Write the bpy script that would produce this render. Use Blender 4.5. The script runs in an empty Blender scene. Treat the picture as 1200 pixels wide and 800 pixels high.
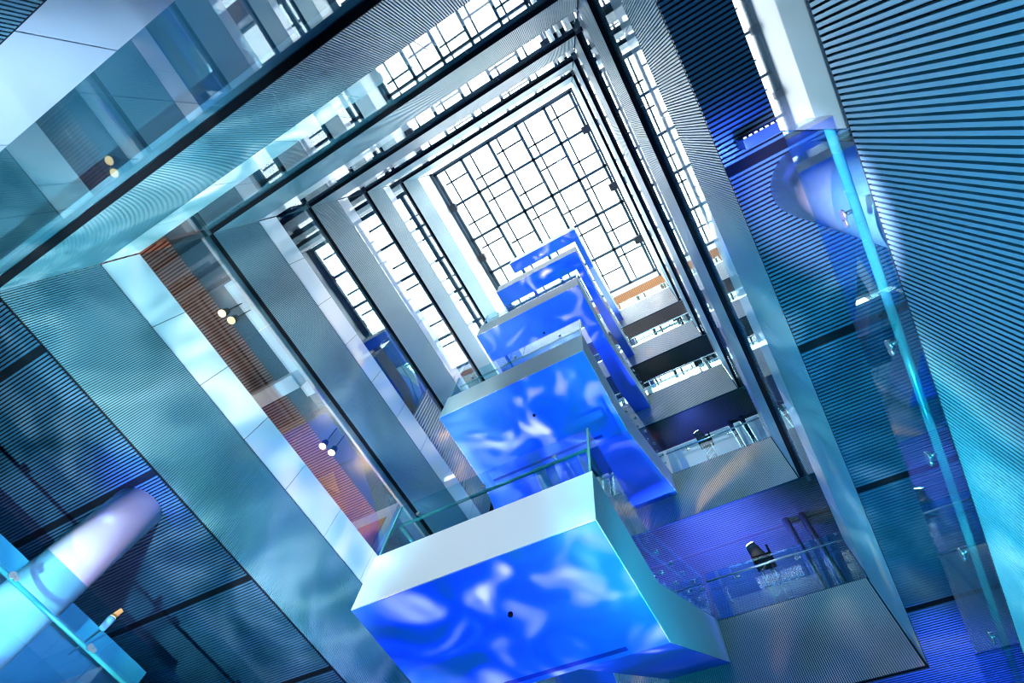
import bpy, math, random
from mathutils import Vector, Matrix
random.seed(4)
C = bpy.context.scene.collection

# ------------------------------------------------------------------ helpers
class MB:
    """collects boxes, prisms and tubes, then links them as one mesh object"""
    def __init__(s): s.v = []; s.f = []; s.m = []; s.sm = []
    def box(s, x0, x1, y0, y1, z0, z1, mi=0):
        x0, x1 = sorted((x0, x1)); y0, y1 = sorted((y0, y1)); z0, z1 = sorted((z0, z1))
        n = len(s.v)
        s.v += [(x0,y0,z0),(x1,y0,z0),(x1,y1,z0),(x0,y1,z0),(x0,y0,z1),(x1,y0,z1),(x1,y1,z1),(x0,y1,z1)]
        for q in ((0,3,2,1),(4,5,6,7),(0,1,5,4),(1,2,6,5),(2,3,7,6),(3,0,4,7)):
            s.f.append(tuple(n+i for i in q)); s.m.append(mi); s.sm.append(False)
        return s
    def prism(s, prof, x0, x1, mi=0, ax='x'):
        """profile [(y,z)] extruded along x (or [(x,y)] along z)"""
        n = len(s.v); k = len(prof)
        for e in (x0, x1):
            for p in prof:
                s.v.append((e, p[0], p[1]) if ax == 'x' else ((p[0], e, p[1]) if ax == 'y' else (p[0], p[1], e)))
        s.f.append(tuple(n+i for i in reversed(range(k)))); s.f.append(tuple(n+k+i for i in range(k)))
        for i in range(k):
            j = (i+1) % k; s.f.append((n+i, n+j, n+k+j, n+k+i))
        s.m += [mi]*(k+2); s.sm += [False]*(k+2)
        return s
    def rod(s, a, b, r, n=12, r2=None, mi=0):
        a = Vector(a); b = Vector(b); d = (b-a).normalized()
        u = d.orthogonal().normalized(); w = d.cross(u); r2 = r if r2 is None else r2
        k = len(s.v)
        for p, rr in ((a, r), (b, r2)):
            for i in range(n):
                t = 2*math.pi*i/n; s.v.append(tuple(p + u*rr*math.cos(t) + w*rr*math.sin(t)))
        s.f.append(tuple(k+i for i in reversed(range(n)))); s.f.append(tuple(k+n+i for i in range(n)))
        s.m += [mi]*2; s.sm += [False]*2
        for i in range(n):
            j = (i+1) % n; s.f.append((k+i, k+j, k+n+j, k+n+i)); s.m.append(mi); s.sm.append(True)
        return s
    def build(s, name, mats, parent=None):
        me = bpy.data.meshes.new(name)
        me.from_pydata(s.v, [], s.f); me.update()
        for m in (mats if isinstance(mats, (list, tuple)) else [mats]): me.materials.append(m)
        me.polygons.foreach_set('material_index', s.m)
        me.polygons.foreach_set('use_smooth', s.sm)
        o = bpy.data.objects.new(name, me); C.objects.link(o)
        import bmesh
        b = bmesh.new(); b.from_mesh(me); bmesh.ops.recalc_face_normals(b, faces=b.faces); b.to_mesh(me); b.free()
        if parent:
            o.parent = parent
            o.matrix_parent_inverse = Matrix.Translation(parent.location).inverted() if parent.type == 'EMPTY' else Matrix()
        return o

def tag(o, label=None, cat=None, group=None, kind=None):
    if label: o['label'] = label
    if cat: o['category'] = cat
    if group: o['group'] = group
    if kind: o['kind'] = kind
    return o

def empty(name, loc, label, cat, group=None):
    o = bpy.data.objects.new(name, None); C.objects.link(o); o.location = loc
    o.empty_display_size = .2
    return tag(o, label, cat, group)

def mat(name, col, rough=.5, metal=0., spec=.5, noise=None, emit=None, strength=0):
    m = bpy.data.materials.new(name); m.use_nodes = True
    nt = m.node_tree; p = nt.nodes['Principled BSDF']
    p.inputs['Base Color'].default_value = (*col, 1); p.inputs['Roughness'].default_value = rough
    p.inputs['Metallic'].default_value = metal; p.inputs['Specular IOR Level'].default_value = spec
    if emit:
        p.inputs['Emission Color'].default_value = (*emit, 1); p.inputs['Emission Strength'].default_value = strength
    if noise:
        sc, amt = noise
        tc = nt.nodes.new('ShaderNodeTexCoord'); n = nt.nodes.new('ShaderNodeTexNoise'); n.inputs['Scale'].default_value = sc
        mx = nt.nodes.new('ShaderNodeMix'); mx.data_type = 'RGBA'
        mx.inputs['A'].default_value = (*[c*(1-amt) for c in col], 1); mx.inputs['B'].default_value = (*[min(1, c*(1+amt)) for c in col], 1)
        nt.links.new(tc.outputs['Object'], n.inputs['Vector']); nt.links.new(n.outputs['Fac'], mx.inputs['Factor'])
        nt.links.new(mx.outputs['Result'], p.inputs['Base Color'])
    return m

def schlick(nt, f0):
    """view-angle reflectance that treats both faces of a pane alike"""
    N = nt.nodes.new; L = nt.links.new
    g = N('ShaderNodeNewGeometry'); d = N('ShaderNodeVectorMath'); d.operation = 'DOT_PRODUCT'
    L(g.outputs['Normal'], d.inputs[0]); L(g.outputs['Incoming'], d.inputs[1])
    a = N('ShaderNodeMath'); a.operation = 'ABSOLUTE'; L(d.outputs['Value'], a.inputs[0])
    s = N('ShaderNodeMath'); s.operation = 'SUBTRACT'; s.inputs[0].default_value = 1; L(a.outputs[0], s.inputs[1])
    q = N('ShaderNodeMath'); q.operation = 'POWER'; L(s.outputs[0], q.inputs[0]); q.inputs[1].default_value = 5
    m = N('ShaderNodeMath'); m.operation = 'MULTIPLY_ADD'; L(q.outputs[0], m.inputs[0]); m.inputs[1].default_value = 1-f0; m.inputs[2].default_value = f0
    return m.outputs[0]

def glass(name, tint, f0, gl=(1, 1, 1)):
    m = bpy.data.materials.new(name); m.use_nodes = True; nt = m.node_tree; nt.nodes.clear()
    N = nt.nodes.new; L = nt.links.new
    o = N('ShaderNodeOutputMaterial'); mx = N('ShaderNodeMixShader'); t = N('ShaderNodeBsdfTransparent'); g = N('ShaderNodeBsdfGlossy')
    t.inputs[0].default_value = (*tint, 1); g.inputs['Color'].default_value = (*gl, 1); g.inputs['Roughness'].default_value = 0.0
    L(schlick(nt, f0), mx.inputs[0]); L(t.outputs[0], mx.inputs[1]); L(g.outputs[0], mx.inputs[2]); L(mx.outputs[0], o.inputs[0])
    return m

def coated(name, col, f0, rough=.02, dif=1.):
    """back-painted glass: matte colour under a clear reflecting face"""
    m = bpy.data.materials.new(name); m.use_nodes = True; nt = m.node_tree; nt.nodes.clear()
    N = nt.nodes.new; L = nt.links.new
    o = N('ShaderNodeOutputMaterial'); mx = N('ShaderNodeMixShader'); t = N('ShaderNodeBsdfDiffuse'); g = N('ShaderNodeBsdfGlossy')
    t.inputs[0].default_value = (*col, 1); g.inputs['Roughness'].default_value = rough
    L(schlick(nt, f0), mx.inputs[0]); L(t.outputs[0], mx.inputs[1]); L(g.outputs[0], mx.inputs[2]); L(mx.outputs[0], o.inputs[0])
    return m

M = dict(
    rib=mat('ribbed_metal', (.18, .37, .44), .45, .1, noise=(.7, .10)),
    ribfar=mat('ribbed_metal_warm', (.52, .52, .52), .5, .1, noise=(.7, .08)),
    backing=mat('rib_backing', (.01, .02, .03), .8),
    black=mat('black_trim', (.004, .005, .008), .8, spec=.1),
    soffit=mat('soffit_rib', (.05, .13, .22), .38, .3, noise=(.9, .12)),
    gap=mat('soffit_gap', (.004, .006, .01), .9, spec=.1),
    brown=mat('brown_rib', (.38, .25, .20), .45, noise=(1.2, .15)),
    dark=mat('dark_bronze_rib', (.050, .040, .042), .4, noise=(1.2, .15)),
    orange=mat('timber_rib', (.55, .24, .09), .45, noise=(1.2, .15)),
    browngap=mat('brown_gap', (.03, .015, .012), .8),
    white=mat('white_render', (.82, .84, .86), .55),
    plaster=mat('pale_wall', (.62, .68, .72), .6),
    teal=mat('teal_panel', (.04, .10, .14), .3),
    pink=mat('pale_frame', (.75, .62, .60), .4),
    frame=mat('roof_frame', (.025, .06, .09), .4, .3),
    thin=mat('roof_glazing_bar', (.03, .06, .08), .4, .3),
    steel=mat('brushed_steel', (.62, .70, .72), .22, .9),
    rail=mat('green_glass_rail', (.12, .40, .38), .15, .2),
    speaker=mat('black_speaker', (.02, .025, .035), .6),
    column=mat('white_column', (.80, .80, .84), .28, spec=.6),
    floor=mat('floor_stone', (.34, .38, .42), .3, noise=(1.5, .15)),
    stair=mat('stair_plaster', (.74, .77, .80), .6),
    under=mat('projected_blue_tint', (.07, .19, .74), .5),  # blue projector light put into the underside colour
    cyan=mat('cyan_bulkhead', (.10, .34, .48), .5),
    slab=mat('slab_plaster', (.16, .22, .26), .6),
    amber=mat('orange_panel', (.62, .28, .08), .4, noise=(3, .2)),
    lampw=mat('warm_lens', (1, .8, .5), .3, emit=(1, .42, .09), strength=3.2),
    lampb=mat('blue_lens', (.5, .8, 1), .3, emit=(.35, .75, 1), strength=40),
    dot=mat('display_dots', (.8, .9, 1), .3, emit=(.7, .85, 1), strength=2.5),
    ring=mat('sign_ring', (.55, .45, .9), .4, emit=(.45, .4, 1), strength=.8),
    signblue=mat('sign_blue', (.02, .05, .30), .3),
    pane=glass('window_pane', (.72, .88, .93), .10),
    roofpane=glass('skylight_pane', (.97, .99, 1.0), .02),
    bal=glass('balustrade_glass', (.66, .90, .95), .07),
    spandrel=coated('white_spandrel', (.90, .93, .96), .12),
    mirror=coated('mirror_panel', (.10, .16, .20), .55),
)

# ------------------------------------------------------------------ plan
XL, XR, YN, YF = -7.62, 1.318, -2.075, 9.25
ZB = [1.28, 5.97, 10.64, 15.30, 20.04, 24.73]
ZT = [3.12, 7.71, 12.45, 17.24, 21.88, 27.28]
ROOF = 30.0
FLOOR = -1.67
ORD = ['camera-level', 'lowest', 'second', 'third', 'fourth', 'topmost']

# ------------------------------------------------------------------ fascias
def ribs(mb, side, a0, a1, z0, z1, pitch, proud=.03, w=.72):
    n = int((a1-a0)/pitch)
    for i in range(n):
        c = a0 + (i+.5)*pitch; h = pitch*w/2
        if side == 'L': mb.box(XL-proud, XL, c-h, c+h, z0, z1)
        if side == 'R': mb.box(XR, XR+proud, c-h, c+h, z0, z1)
        if side == 'N': mb.box(c-h, c+h, YN-proud, YN, z0, z1)
        if side == 'F': mb.box(c-h, c+h, YF, YF+proud, z0, z1)

def slab_on(mb, side, a0, a1, d0, d1, z0, z1, mi=0):
    if side == 'L': mb.box(XL-d1, XL-d0, a0, a1, z0, z1, mi)
    if side == 'R': mb.box(XR+d0, XR+d1, a0, a1, z0, z1, mi)
    if side == 'N': mb.box(a0, a1, YN-d1, YN-d0, z0, z1, mi)
    if side == 'F': mb.box(a0, a1, YF+d0, YF+d1, z0, z1, mi)

SPAN = {'L': (YN, YF), 'R': (YN, YF), 'N': (XL, XR), 'F': (XL, XR)}
SIDE = {'L': 'left wall with warm lamps', 'R': 'right wall', 'N': 'wall along the top', 'F': 'balcony side where stairs land'}
COLR = {'L': 'teal-lit', 'R': 'cyan-lit', 'N': 'steel-blue', 'F': 'pale grey'}
for k in range(6):
    for sd in 'LRNF':
        mb = MB(); a0, a1 = SPAN[sd]; zb = ZB[k] + (.04 if k == 1 and sd != 'N' else 0)
        ribs(mb, sd, a0, a1, zb+.012, ZT[k]-.012, .034, .045, .60)
        slab_on(mb, sd, a0, a1, .045, .06, zb, ZT[k], 1)
        slab_on(mb, sd, a0, a1, 0, .045, ZT[k]-.012, ZT[k], 1); slab_on(mb, sd, a0, a1, 0, .045, zb, zb+.012, 1)
        nm = {'L': 'teal-lit', 'R': 'cyan-lit', 'N': 'steel-blue', 'F': 'pale grey'}[sd]
        if k == 0 and sd == 'R': lab = 'large ribbed blue wall filling the right edge, under the glass balustrade'
        elif k == 0: lab = {'L': 'ribbed balcony front under the lower left glass balustrade', 'N': 'dark ribbed panel cut off by the top left corner', 'F': 'ribbed balcony front of the ground-floor gallery'}[sd]
        else: lab = '%s ribbed fascia band, %s on the %s' % (nm, ORD[k], SIDE[sd])
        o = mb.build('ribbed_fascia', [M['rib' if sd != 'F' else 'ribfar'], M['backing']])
        tag(o, lab, 'fascia', 'ribbed fascia bands around the atrium')
        if sd == 'N' or (sd in 'LR' and k > 1):
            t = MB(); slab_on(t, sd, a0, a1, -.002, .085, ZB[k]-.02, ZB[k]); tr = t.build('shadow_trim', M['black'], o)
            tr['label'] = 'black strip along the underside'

# ------------------------------------------------------------------ glazed walls between the fascias (left, right, near sides)
wn = 0
for k in range(6):
    for sd in 'LRN':
        if k == 0 and sd != 'N': continue
        a0, a1 = SPAN[sd]
        top = ZB[k+1] if k < 5 else ROOF
        if k == 5:
            mb = MB(); slab_on(mb, sd, a0, a1, .02, .2, ZT[5], ROOF-.25)
            # white kerb wall that carries the skylight
            o = mb.build({'L': 'wall_left', 'R': 'wall_right', 'N': 'wall_near'}[sd], M['white']); tag(o, kind='structure'); continue
        sp = 3.87 if k == 0 else ZT[k]+.85
        # white back-painted spandrel panels with open joints
        n = max(1, round((a1-a0)/1.2)); mb = MB()
        for i in range(n):
            u0 = a0 + (a1-a0)*i/n; u1 = a0 + (a1-a0)*(i+1)/n
            slab_on(mb, sd, u0+.006, u1-.006, .012, .035, ZT[k]+.01, sp)
        slab_on(mb, sd, a0, a1, .035, .045, ZT[k], sp, 1)
        o = mb.build('spandrel_band', [M['spandrel'], M['thin']])
        tag(o, 'glossy white strip above the %s ribbed band, %s' % (ORD[k], SIDE[sd]), 'spandrel', 'white spandrel strips')
        wn += 1
        w = empty('window_%d' % wn, (0, 0, sp), None, None); w['kind'] = 'structure'
        mb = MB(); n2 = max(1, round((a1-a0)/2.4))
        g1 = 4.7 if (sd == 'L' and k == 2) else a1
        for i in range(n2):
            u0 = a0 + (a1-a0)*i/n2; u1 = min(g1, a0 + (a1-a0)*(i+1)/n2)
            if u1 > u0: slab_on(mb, sd, u0+.006, u1-.006, .085, .095, sp, top-.02)
        mb.build('window_pane', M['pane'], w)
        mb = MB(); slab_on(mb, sd, a0, a1, .10, .17, top-.20, top-.02); slab_on(mb, sd, a0, a1, .046, .12, sp-.05, sp+.0)
        mb.build('window_frame', M['pink'] if sd == 'L' else M['plaster'], w)

# ribbed wall that closes the left glazing beside the stairs
mb = MB()
for i in range(44):
    y = 4.75 + i*.102
    mb.box(XL-.15, XL-.10, y, y+.06, ZT[2]+.86, ZB[3]-.03)
mb.box(XL-.3, XL-.15, 4.72, YF, ZT[2]+.86, ZB[3]-.03, 1)
tag(mb.build('ribbed_wall_panel', [M['ribfar'], M['teal']]), 'grey ribbed wall panel closing the glazing beside the second stair from below', 'wall panel')

# ------------------------------------------------------------------ galleries: slabs, soffits, outer walls
def soffit(x0, x1, y0, y1, z, m, gm, pitch=.05, slots=(), sx=None, name='ceiling'):
    mb = MB(); n = int((y1-y0)/pitch)
    for i in range(n):
        c = y0 + (i+.5)*pitch
        if any(abs(c-s) < .052 for s in slots): continue
        mb.box(x0, x1, c-pitch*.28, c+pitch*.28, z, z+.02)
    mb.box(x0, x1, y0, y1, z+.02, z+.035, 1)
    o = mb.build(name, [m, gm]); tag(o, kind='structure'); return o

SL = [-1.15+2.29*i for i in range(7)]
soffit(-13, XL-.001, -6, 13, ZB[1], M['soffit'], M['gap'], .052, SL)
soffit(XR+.001, 7, -6, 13, ZB[1], M['soffit'], M['gap'], .050, SL)
soffit(XL, XR, YF+.001, 13, ZB[1], M['soffit'], M['gap'], .050, SL)
soffit(XL-2, 7, YF+.062, 12.9, ZB[2], M['dark'], M['browngap'], .060, [10.42])
for k in (3, 4, 5):
    soffit(XL-2, 7, YF+.062, 10.40, ZB[k], M['dark'], M['browngap'], .060)
soffit(XL-2, 7, YF+.02, 10.1, ROOF-.05, M['orange'], M['browngap'], .060)
soffit(-13, -8.65, -6, 9.2, ZB[2], M['brown'], M['browngap'], .072)
mb = MB()
mb.box(-8.65, XL-.2, -6, 9.2, ZB[2]-.02, ZB[2]+.1); tag(mb.build('ceiling', M['teal']), kind='structure')
# structural slabs above the soffits
mb = MB()
for k in range(1, 6):
    mb.box(-13, XL-.14, -6, 13.2, ZB[k]+.12, ZB[k]+.5)
    mb.box(XR+.14, 7, -6, YF, ZB[k]+.12, ZB[k]+.5)
    mb.box(XL-.14, XR+.14, -6, YN-.14, ZB[k]+.02, ZB[k]+.5)
    mb.box(XL-.14, 7, YF+.062, 13.2 if k < 3 else 10.40, ZB[k]+.12, ZB[k]+.5)
mb.box(-13, XL-.06, -6, 13.2, ROOF+.02, ROOF+.5); mb.box(XR+.06, 7, -6, 13.2, ROOF+.02, ROOF+.5)
mb.box(XL-.06, XR+.06, -6, YN-.06, ROOF+.02, ROOF+.5)
mb.box(XL-.06, XR+.06, YF, 10.1, ROOF+.02, ROOF+.5)
tag(mb.build('ceiling_slab', M['slab']), kind='structure')
mb = MB(); mb.box(-13, XL-.15, -6, 13.0, 1.3, 1.6); mb.box(XR+.15, 7, -6, 13.0, 1.3, 1.6)
mb.box(XL-.15, XR+.15, YF+.15, 13.0, 1.3, 1.6); mb.box(XL-.15, XR+.15, -6, YN-.15, 1.3, 1.6)
tag(mb.build('ceiling_slab', M['slab']), kind='structure')
mb = MB(); mb.box(-13.2, 7.2, -6.2, 13.4, FLOOR-.3, FLOOR); tag(mb.build('floor', M['floor']), kind='structure')
for nm, a in (('wall_left', (-13.2, -13, -6.2, 13.4, FLOOR, ROOF+.5)), ('wall_right', (7, 7.2, -6.2, 13.4, FLOOR, ROOF+.5)), ('wall_near', (-13, 7, -6.2, -6, FLOOR, ROOF+.5)),
              ('wall_far', (-13, 7, 13.0, 13.2, FLOOR, 19.6))):
    mb = MB(); mb.box(*a); tag(mb.build(nm, M['slab' if nm != 'wall_far' else 'plaster']), kind='structure')
# glazed facade behind the open upper galleries
w = empty('window_20', (0, 13.1, 15.3), None, None); w['kind'] = 'structure'
mb = MB(); mb.box(-13, 7, 13.09, 13.11, 19.6, ROOF+.5); mb.build('window_pane', M['roofpane'], w)
mb = MB()
for i in range(10): mb.box(-12.9+2.2*i-.12, -12.9+2.2*i+.12, 12.9, 13.15, 19.6, ROOF+.5)
for i in range(5): mb.box(-13, 7, 12.97, 13.14, 19.6+2.7*i-.06, 19.6+2.7*i+.06)
mb.build('window_frame', M['frame'], w)

# ------------------------------------------------------------------ skylight
w = empty('window_21', (-3, 3.4, ROOF), None, None); w['kind'] = 'structure'
gx = [-7.4, -5.66, -3.9, -2.14, -.42, 1.1]; gy = [-1.93, .1, 2.28, 4.45, 6.67, 8.9]
mb = MB()
for x in gx: mb.box(x-.08, x+.08, -2.05, 9.2, ROOF-.02, ROOF+.22)
for y in gy: mb.box(-7.6, 1.3, y-.075, y+.075, ROOF-.02, ROOF+.22)
mb.box(-7.62, -7.50, -2.07, 9.25, ROOF-.25, ROOF+.2); mb.box(1.2, 1.31, -2.07, 9.25, ROOF-.25, ROOF+.2)
mb.box(-7.62, 1.3, -2.07, -1.99, ROOF-.25, ROOF+.2)
mb.build('window_frame', M['frame'], w)
mb = MB(); mb.box(-7.6, 1.3, 8.95, 9.25, ROOF-.05, ROOF+.2); mb.build('window_sill', M['white'], w)
mb = MB()
for i, x in enumerate(gx[:-1]): mb.box(x+.42-.05, x+.42+.05, -2, 9.2, ROOF+.95, ROOF+1.02)
for i, y in enumerate(gy[:-1]):
    for j, x in enumerate(gx[:-1]):
        yy = y + (1.35 if (i+j) % 2 else .75)
        mb.box(x, x+1.74, yy-.052, yy+.052, ROOF+.95, ROOF+1.0)
mb.build('glazing_bar', M['thin'], w)
mb = MB(); mb.box(-7.5, 1.2, -2, 9.2, ROOF+.10, ROOF+.12); mb.build('window_pane', M['roofpane'], w)
for i, (x, y) in enumerate([(-7.36, .12), (-7.36, 3.4), (-7.36, 6.7), (1.03, .12), (1.03, 3.44), (1.0, 6.72)]):
    mb = MB(); mb.box(x-.2, x+.2, y-.2, y+.2, ROOF-.42, ROOF-.03)
    for j in range(5): mb.box(x-.17, x+.17, y-.16+.08*j-.015, y-.16+.08*j+.015, ROOF-.44, ROOF-.42)
    tag(mb.build('ceiling_speaker', M['speaker']), 'small black box on the %s skylight rim, %s' % ('left' if i < 3 else 'right', ['nearest the top', 'middle one', 'nearest the stairs'][i % 3]), 'speaker', 'black boxes on the skylight rim')

# ------------------------------------------------------------------ staircases
SX0, SX1, IX0, IX1 = -4.83, -1.48, -3.64, -2.67
SY0, SY1 = 3.53, 5.5
T = .87
YE = YF-.012
FL = [3.02, 7.71, 12.45, 17.24, 21.88, 26.6]
names = ['ground-floor', 'nearest blue stair, the largest with a pale front edge', 'second blue stair above the nearest one', 'third blue stair up, in the middle of the stack',
         'fourth blue stair up, below the topmost', 'topmost and smallest blue stair against the skylight']
for k in range(0, 6):
    F = FL[k]; L = F-2.35; P = F-4.69
    st = empty('staircase', (SX1, SY0, L), ('white staircase with blue-lit underside: ' + names[k]) if k else 'ground-floor staircase below the frame, white with glass sides', 'staircase', 'stacked staircases crossing the atrium')
    mb = MB(); mb.box(SX0, SX1, SY0, SY1, L-T, L)
    mb.build('landing', M['stair'], st)
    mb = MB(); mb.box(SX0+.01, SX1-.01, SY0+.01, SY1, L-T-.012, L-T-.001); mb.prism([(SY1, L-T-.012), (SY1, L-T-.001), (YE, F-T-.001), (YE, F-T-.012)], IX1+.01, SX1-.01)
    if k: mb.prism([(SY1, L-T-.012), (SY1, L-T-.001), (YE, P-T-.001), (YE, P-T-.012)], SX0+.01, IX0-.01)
    mb.build('underside_light_skin', M['under'], st)['label'] = 'blue-lit underside, light put into its colour'  # thin added skin that carries the projected blue
    mb = MB(); mb.prism([(SY1, L-T), (SY1, L), (YE, F), (YE, F-T)], IX1, SX1); mb.build('flight', M['stair'], st)
    if k:
        mb = MB(); mb.prism([(SY1, L-T), (SY1, L), (YE, P), (YE, P-T)], SX0, IX0); mb.build('flight', M['stair'], st)
    # steps on both flights
    n = 13; mb = MB(); mb2 = MB()
    for i in range(n):
        y0 = SY1 + (YE-SY1)*i/n; y1 = SY1 + (YE-SY1)*(i+1)/n
        z = L + (F-L)*(i+1)/n; mb.prism([(y0, z-.2), (y0, z), (y1, z), (y1, z-.05)], IX1+.06, SX1-.06)
        if k:
            z = L - (L-P)*i/n; mb2.prism([(y0, z-.05), (y0, z), (y1, z), (y1, z-.2)], SX0+.06, IX0-.06)
    mb.build('stair_tread', M['plaster'], st)
    if k: mb2.build('stair_tread', M['plaster'], st)
    # narrow slot in the underside at the fold
    mb = MB(); mb.box(SX0+.25, SX1-.5, SY1-.14, SY1-.08, L-T-.02, L-T-.013); mb.build('underside_slot', M['signblue'], st)
    mb = MB(); mb.rod((-3.0, 4.35, L-T-.045), (-3.0, 4.35, L-T-.012), .03); mb.build('sprinkler', M['black'], st)
    # glass balustrade
    H = 1.07; g = MB(); r = MB(); b = MB(); e = .02
    for u0, u1 in ((SX0+.03, -3.31), (-3.29, SX1-.03)): g.box(u0, u1, SY0+.03, SY0+.05, L, L+H)
    for u0, u1 in ((SY0+.05, SY1-.01),):
        g.box(SX1-.05, SX1-.03, u0, u1, L, L+H); g.box(SX0+.03, SX0+.05, u0, u1, L, L+H)
    for q0, q1 in ((0, .495), (.505, 1)):
        f0 = SY1+(YE-SY1)*q0; f1 = SY1+(YE-SY1)*q1; za = L+(F-L)*q0; zb = L+(F-L)*q1
        for xx in (SX1-.05, IX1+.03): g.prism([(f0, za), (f0, za+H), (f1, zb+H), (f1, zb)], xx, xx+.02)
        if k:
            za = L-(L-P)*q0; zb = L-(L-P)*q1
            for xx in (SX0+.03, IX0-.05): g.prism([(f0, za), (f0, za+H), (f1, zb+H), (f1, zb)], xx, xx+.02)
    g.build('glass_panel', M['bal'], st)
    R = .68; ri = .11
    pts = [(SX1-ri, YE, F+R), (SX1-ri, SY1, L+R), (SX1-ri, SY0+ri, L+R), (SX0+ri, SY0+ri, L+R), (SX0+ri, SY1, L+R)]
    if k: pts.append((SX0+ri, YE, P+R))
    for p, q in zip(pts, pts[1:]): r.rod(p, q, .025)
    r.rod((IX1+ri, YE, F+R), (IX1+ri, SY1, L+R), .025)
    r.build('handrail', M['rail'], st)
    for i in range(3):
        b = MB(); x = SX0+.5+1.15*i; b.rod((x, SY0+.02, L+R), (x, SY0+ri, L+R), .018); b.rod((x, SY0+.01, L+R), (x, SY0+.03, L+R), .035); b.build('rail_bracket', M['steel'], st)
    for i in range(5):
        b = MB(); t = (i+.5)/5; y = SY1+(YE-SY1)*t; z = L+(F-L)*t+R
        b.rod((SX1-.02, y, z), (SX1-ri, y, z), .018); b.rod((SX1-.03, y, z), (SX1, y, z), .035)
        b.build('rail_bracket', M['steel'], st)
        b = MB(); b.rod((SX1-.03, y, z-.4), (SX1, y, z-.4), .03); b.build('glass_fixing', M['steel'], st)
    for xx in (SX1-.04, SX0+.04):
        mb = MB(); mb.box(xx-.015, xx+.015, SY0+.025, SY0+.055, L, L+H); mb.build('corner_edge', M['rail'], st)

# ------------------------------------------------------------------ gallery balustrades
def balustrade(side, a0, a1, z, H, R, label, inset=.06, step=1.25, railm='steel', rin=.12, rr=.025):
    st = empty('glass_balustrade', (XR if side == 'R' else XL if side == 'L' else 0, YF if side == 'F' else 0, z), label, 'balustrade')
    n = max(1, round((a1-a0)/2.3)); g = MB()
    for i in range(n):
        u0 = a0+(a1-a0)*i/n; u1 = a0+(a1-a0)*(i+1)/n; slab_on(g, side, u0+.005, u1-.005, inset, inset+.02, z, z+H)
    g.build('glass_panel', M['bal'], st)
    def pt(u, d, zz): return {'L': (XL-d, u, zz), 'R': (XR+d, u, zz), 'F': (u, YF+d, zz)}[side]
    r = MB(); r.rod(pt(a0, inset-rin+.0, z+R), pt(a1, inset-rin, z+R), rr); r.build('handrail', M[railm], st)
    u = a0+.6
    while u < a1:
        b = MB(); b.rod(pt(u, inset, z+R), pt(u, inset-rin, z+R), .015); b.rod(pt(u, inset-.015, z+R), pt(u, inset, z+R), .04)
        b.rod(pt(u+.06, inset-.015, z+R), pt(u+.06, inset, z+R), .03)
        b.build('rail_bracket', M['steel'], st); u += step
    return st
balustrade('R', .73, 9.2, ZT[0], 1.11, .58, 'long glass balustrade with cyan-lit handrail on top of the large right ribbed wall', step=1.05, railm='rail', rin=-.08, rr=.03)
balustrade('L', YN, 9.2, ZT[0], 1.23, .80, 'glass balustrade crossing the big white column at the lower left corner', step=1.25, railm='rail', rin=-.06)
FN = {0: 'ground', 1: 'lowest visible open balcony, in front of the moving spotlight', 2: 'second open balcony from below', 3: 'third open balcony from below', 4: 'fourth open balcony from below', 5: 'topmost open balcony under the skylight'}
for k in range(1, 6):
    balustrade('F', SX1+.02, XR, ZT[k], 1.2, .88, 'glass balustrade with thin steel handrail, ' + FN[k], railm='steel', rr=.022)
mb = MB(); slab_on(mb, 'R', YN, .72, .05, .09, ZT[0], ZT[0]+1.11)
tag(mb.build('mirror_glass_panel', M['mirror']), 'glass panel mirroring the skylight, beside the top of the right column', 'glass panel')

# ------------------------------------------------------------------ columns and gallery fittings
for x, y, lab in ((-8.35, 1.5, 'lilac-lit round white column behind the balustrade in the lower left corner'), (2.02, 1.62, 'violet-lit round white column behind the glass at the upper right')):
    mb = MB(); mb.rod((x, y, 1.6), (x, y, ZB[1]-.001), .38, 64); o = mb.build('round_column', M['column'])
    tag(o, lab, 'column', 'round gallery columns')
    mb = MB(); mb.rod((x, y, 3.0), (x, y, 3.25), .40, 64); mb.build('base_collar', M['steel'], o)

o = MB().box(-10.4, -9.3, -5.9, 3.7, 1.6, 5.0).build('partition_screen', M['cyan'])
tag(o, 'cyan-lit low partition behind the lower left column', 'partition')

# partition walls behind the left glazing
for k, m in ((1, 'amber'), (3, 'amber')):
    mb = MB(); mb.box(-9.8, XL-.25, 5.72, 5.85, ZT[k]+.2, ZB[k+1]-.02, 0); mb.box(-9.2, -8.1, 5.70, 5.72, ZT[k]+.3, ZB[k+1]-.5, 1)
    o = mb.build('partition_panel', [M['plaster'], M[m]])  # orange light on the cross wall is put into its panel colour
    tag(o, 'orange-lit cross wall behind the left glazing, ' + ('beside the nearest stair' if k == 1 else 'beside the second stair, high up'), 'partition')
mb = MB(); mb.box(-9.4, XL-.25, 1.4, 1.75, 10.2, ZB[2]-.02); tag(mb.build('ceiling_beam', M['white']), kind='structure')
mb = MB(); mb.box(-8.12, -7.86, -1.05, 2.1, ZB[2]-.10, ZB[2]-.02); tag(mb.build('ceiling_light_panel', M['white']), 'long white panel along the ceiling beside the warm lamps', 'ceiling panel')

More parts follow.
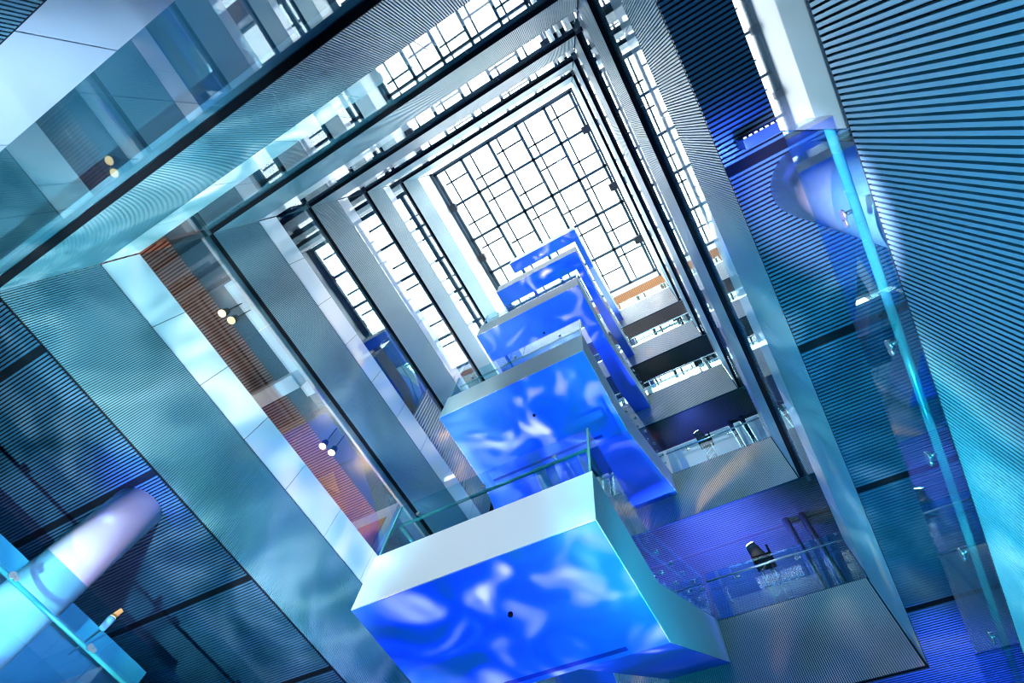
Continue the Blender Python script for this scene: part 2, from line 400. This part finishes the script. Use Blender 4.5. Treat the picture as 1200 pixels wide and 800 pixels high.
def spot_lamp(x, y, z, lab):
    e = empty('ceiling_spotlight', (x, y, z), lab, 'spotlight', 'warm gallery spotlights')
    mb = MB(); mb.rod((x, y, z+.02), (x, y, z+.2), .09, 16, .07); mb.build('lamp_housing', M['black'], e)
    mb = MB(); mb.rod((x, y, z), (x, y, z+.03), .085, 16); mb.build('lamp_lens', M['lampw'], e)
    mb = MB(); mb.rod((x, y, z+.2), (x, y, ZB[2]), .012, 8); mb.build('lamp_stem', M['black'], e)
for (x, y), l in zip(((-8.02, -.52), (-7.94, -.30), (-8.05, 3.16), (-7.96, 3.40)),
                     ('upper left of the two warm lamps beside the long white panel', 'lower right of the two warm lamps beside the long white panel',
                      'upper left of the two warm lamps beside the blue-lit ceiling', 'lower right of the two warm lamps beside the blue-lit ceiling')):
    spot_lamp(x, y, 9.8, l)

def moving_head(x, y, z0, lab, h=1.25):
    e = empty('moving_head_light', (x, y, z0), lab, 'stage light', 'moving head lights on the open balconies')
    mb = MB()
    for dx in (-.12, .12):
        for dy in (-.12, .12): mb.rod((x+dx, y+dy, z0), (x+dx, y+dy, z0+h), .018, 8)
    for i in range(5):
        za = z0+h*i/5; zb = z0+h*(i+1)/5
        for dx in (-.12, .12): mb.rod((x+dx, y-.12, za), (x+dx, y+.12, zb), .010, 6)
        for dy in (-.12, .12): mb.rod((x-.12, y+dy, za), (x+.12, y+dy, zb), .010, 6)
    mb.build('truss_stand', M['steel'], e)
    mb = MB(); mb.box(x-.2, x+.2, y-.16, y+.16, z0+h, z0+h+.12); mb.build('base', M['black'], e)
    mb = MB(); mb.box(x-.21, x-.16, y-.07, y+.07, z0+h+.1, z0+h+.42); mb.box(x+.16, x+.21, y-.07, y+.07, z0+h+.1, z0+h+.42); mb.build('yoke', M['black'], e)
    mb = MB(); a = Vector((x-.05, y-.0, z0+h+.22)); d = Vector((-.25, -.55, .8)).normalized()
    mb.rod(a, a+d*.2, .15, 20, .13); mb.rod(a+d*.2, a+d*.30, .13, 20, .10); mb.build('head', M['speaker'], e)
    mb = MB(); mb.rod(a+d*.30, a+d*.315, .085, 20); mb.build('lens', M['lampb'], e)
moving_head(-.22, 9.6, ZT[1], 'moving head spotlight shining blue-white on a truss stand, lowest open balcony')
moving_head(-.30, 9.6, ZT[2], 'moving head spotlight glowing on the second open balcony from below')
# posts in the far galleries
for k in range(1, 5):
    for j, (x, y) in enumerate(((.62, 10.3), (1.0, 10.3))):
        mb = MB(); mb.rod((x, y, ZT[k]-.3), (x, y, ZB[k+1]), .085, 20)
        o = mb.build('gallery_post', M['steel'])
        tag(o, 'slim post at the right end of the %s, %s one' % (FN[k].split(',')[0], 'left' if j == 0 else 'right'), 'post', 'slim posts behind the open balconies')
        mb = MB(); mb.rod((x, y, ZT[k]-.3), (x, y, ZT[k]-.1), .12, 20); mb.build('base_plate', M['steel'], o)

# clip lamp beyond the left column
e = empty('clip_lamp', (-8.35, 2.42, 4.62), 'small white lamp with orange flap beside the lower left column', 'lamp')
mb = MB(); mb.rod((-8.35, 2.42, 4.50), (-8.35, 2.42, 4.66), .045, 20, .06); mb.build('lamp_housing', M['white'], e)
mb = MB(); mb.prism([(2.38, 4.68), (2.47, 4.67), (2.49, 4.85), (2.43, 4.86)], -8.42, -8.40); mb.build('orange_flap', M['amber'], e)
mb = MB(); mb.rod((-8.35, 2.42, 4.66), (-8.35, 2.42, 4.675), .05, 20); mb.build('lamp_lens', M['lampw'], e)
mb = MB(); mb.rod((-8.35, 2.42, 4.52), (-9.3, 2.60, 4.52), .015, 8); mb.build('bracket_arm', M['steel'], e)

# signs near the right column
mb = MB(); mb.box(1.50, 1.95, .88, .98, 5.70, 5.95); o = mb.build('display_sign', M['signblue']); tag(o, 'small blue display box with a row of white dots under the right soffit', 'display')
mb = MB()
for i in range(7): mb.box(1.53+.055*i, 1.555+.055*i, .87, .88, 5.74, 5.765)
mb.build('dot_row', M['dot'], o)

# ------------------------------------------------------------------ lamps and unseen fill spots
def spot(name, loc, aim, col, energy, size=60, blend=.6, radius=.05, gobo=None):
    l = bpy.data.lights.new(name, 'SPOT'); l.energy = energy; l.color = col; l.spot_size = math.radians(size); l.spot_blend = blend; l.shadow_soft_size = radius
    o = bpy.data.objects.new(name, l); C.objects.link(o); o.location = loc
    o.rotation_euler = (Vector(aim)-Vector(loc)).to_track_quat('-Z', 'Y').to_euler()
    if gobo:
        l.color = (1, 1, 1)
        l.use_nodes = True; nt = l.node_tree; N = nt.nodes.new; K = nt.links.new
        em = nt.nodes['Emission']
        tc = N('ShaderNodeTexCoord'); n = N('ShaderNodeTexNoise'); r = N('ShaderNodeValToRGB')
        mp = N('ShaderNodeMapping'); mp.inputs['Location'].default_value = (gobo[1], gobo[1]*.7, gobo[1]*1.3)
        K(tc.outputs['Normal'], mp.inputs['Vector']); K(mp.outputs[0], n.inputs['Vector'])
        n.inputs['Scale'].default_value = gobo[0]; n.inputs['Detail'].default_value = 1.2; n.inputs['Distortion'].default_value = 1.6
        e = r.color_ramp.elements; cols = gobo[2]
        e[0].position = cols[0][0]; e[0].color = (*cols[0][1], 1); e[1].position = cols[-1][0]; e[1].color = (*cols[-1][1], 1)
        for p, c in cols[1:-1]: q = e.new(p); q.color = (*c, 1)
        K(n.outputs['Fac'], r.inputs['Fac']); K(r.outputs['Color'], em.inputs['Color'])
    return o

BLUE = [(.36, (.0, .22, .34)), (.48, (.0, .14, .85)), (.56, (.02, .26, 1.4)), (.64, (1.0, .8, 1.6)), (.74, (4.0, 2.4, 1.6))]
for k in range(1, 6):
    L = FL[k]-2.35
    src = (-3.1, 4.5, L-4.69+.3)
    spot('projector_or_fill', src, (-3.1, 5.6, L-T), (0, 0, 1), 750, 125, .5, .03, (3.4, 3.1*k, BLUE))
CY = [(.34, (.0, .34, .44)), (.50, (.03, .56, .72)), (.62, (.35, 1.0, 1.1)), (.74, (1.0, 1.4, 1.6))]  # unseen low spots wash the fascias in patterned cyan, no fixtures built
spot('wash_fill', (-3.0, -1.0, -1.2), (-7.6, 1.9, 8.0), (0, .8, 1), 8500, 54, .6, .04, (8, 1.0, [(.34, (.12, .38, .46)), (.5, (.34, .72, .84)), (.62, (.8, 1.15, 1.2)), (.74, (1.2, 1.5, 1.6))]))
spot('wash_fill', (-1.3, 1.0, -1.3), (1.3, 5.6, 8.6), (0, .8, 1), 5500, 44, .6, .04, (8, 4.0, CY))
spot('wash_fill', (-6.5, 6.5, -1.3), (-5.4, -2.0, 8.2), (0, .8, 1), 12000, 36, .9, .04, (9, 7.0, [(.34, (.05, .42, .5)), (.5, (.25, .75, .85)), (.62, (.8, 1.2, 1.25)), (.74, (1.3, 1.6, 1.7))]))
spot('wash_fill', (-2.0, 2.0, -1.4), (1.3, 2.4, 2.4), (.16, .62, 1), 1450, 110, .7, .3)  # unseen wide fill added for the blue tone of the right wall
spot('wash_fill', (-3.0, 1.0, -1.4), (-3.5, -2.0, 3.5), (.42, .70, 1), 3000, 32, 1.0, .1)
spot('wash_fill', (1.1, 3.4, 1.0), (-1.48, 5.8, 5.3), (.0, .62, 1), 700, 46, .8, .1)  # unseen spot added to turn the nearest stair's side face cyan
spot('projector_or_fill', (-2.6, 7.6, -1.2), (-7.6, 6.2, 6.8), (0, .8, 1), 3800, 46, .5, .03, (7, 5.0, [(.40, (0, .22, .35)), (.52, (.25, .5, .9)), (.62, (1.0, .95, 1.5))]))
# blue uplights on the soffits
for loc, aim, e in (((1.50, 1.05, 5.25), (1.52, 1.12, 5.97), 110), ((-7.85, 1.15, 5.1), (-7.9, 1.2, 5.97), 160), ((1.9, 9.6, 4.4), (1.6, 9.8, 5.97), 700), ((-1.3, 9.9, 8.6), (-1.2, 10.4, 10.6), 3000),
                    ((-.4, 9.9, 8.9), (-.3, 10.6, 10.6), 1200), ((-.5, 9.8, 13.9), (-.3, 10.2, 15.3), 300), ((-8.0, 4.0, 8.9), (-8.2, 4.2, 10.6), 90)):
    spot('uplight', loc, aim, (.07, .13, 1), e, 110, .8, .04)
spot('projector_or_fill', (-1.6, .4, 1.0), (-8.35, 1.5, 4.8), (.66, .56, 1), 4300, 24, .5, .03)  # unseen spot added to brighten the left column
spot('gallery_fill', (-10.5, 1.0, 2.2), (-9.4, 2, 6), (.1, .5, 1), 200, 150, .6, .6)
spot('gallery_fill', (4.0, 4.0, 2.2), (2.5, 4, 6), (.1, .5, .9), 150, 150, .6, .6)
spot('projector_or_fill', (-1.6, .3, .4), (2.0, 1.6, 5.0), (.72, .62, 1), 8000, 22, .5, .03)  # unseen spot added to brighten the right column
spot('wash_fill', (-3.4, -1.6, 5.2), (-3.2, 3.5, 4.95), (.74, .88, 1), 750, 64, .8, .2)  # unseen fill added to whiten the nearest stair's front face
spot('gallery_fill', (-9.3, 5.0, 8.6), (-8.9, 4.6, 10.6), (1, .45, .12), 320, 110, .7, .1)
spot('gallery_fill', (-.3, 10.2, 7.9), (-.3, 13, 9.2), (.03, .42, 1), 900, 120, .7, .1)  # unseen fill added to wash the far back wall blue
# warm gallery lighting behind the left glass
for y in (-1, 3.2, 7.5): spot('gallery_fill', (-9.6, y, 8.2), (-9.3, y, 10.6), (1, .62, .5), 220, 140, .7, .15)
for y in (-1, 3.5, 7.5):
    spot('gallery_fill', (4.2, y, 8.2), (3.6, y, 10.6), (1, .7, .55), 90, 140, .7, .15)
spot('gallery_fill', (-3, -4, 4.2), (-3, -3.4, 6), (.05, .35, .7), 50, 150, .7, .2)

# ------------------------------------------------------------------ sky
W = bpy.data.worlds.new('sky'); bpy.context.scene.world = W; W.use_nodes = True
nt = W.node_tree; bg = nt.nodes['Background']
tc = nt.nodes.new('ShaderNodeTexCoord'); nz = nt.nodes.new('ShaderNodeTexNoise'); nz.inputs['Scale'].default_value = 3
cr = nt.nodes.new('ShaderNodeValToRGB'); cr.color_ramp.elements[0].color = (.80, .93, 1, 1); cr.color_ramp.elements[1].color = (1, .98, .97, 1)
nt.links.new(tc.outputs['Generated'], nz.inputs['Vector']); nt.links.new(nz.outputs['Fac'], cr.inputs['Fac']); nt.links.new(cr.outputs['Color'], bg.inputs['Color'])
bg.inputs['Strength'].default_value = 9

# ------------------------------------------------------------------ camera
cam = bpy.data.cameras.new('camera'); co = bpy.data.objects.new('camera', cam); C.objects.link(co)
R = ((0.8655889459, 0.4907930366, 0.0993879868), (-0.4267444888, 0.8268266775, -0.3663970341), (-0.2620017518, 0.2747359469, 0.9251352558))
m = Matrix(((R[0][0], -R[1][0], -R[2][0], 0), (R[0][1], -R[1][1], -R[2][1], 0), (R[0][2], -R[1][2], -R[2][2], 0), (0, 0, 0, 1)))
co.matrix_world = m; cam.sensor_width = 36; cam.lens = 602.69/1200*36; cam.clip_start = .02; cam.clip_end = 300
sc = bpy.context.scene; sc.camera = co
vs = sc.view_settings; vs.view_transform = 'Standard'; vs.look = 'None'; vs.gamma = 1; vs.exposure = .15; vs.use_curve_mapping = False
sc.cycles.max_bounces = 10; sc.cycles.transparent_max_bounces = 24; sc.cycles.glossy_bounces = 6; sc.cycles.diffuse_bounces = 4
sc.cycles.filter_width = 1.1; sc.cycles.use_denoising = True; sc.cycles.sample_clamp_indirect = 6; sc.cycles.caustics_reflective = False
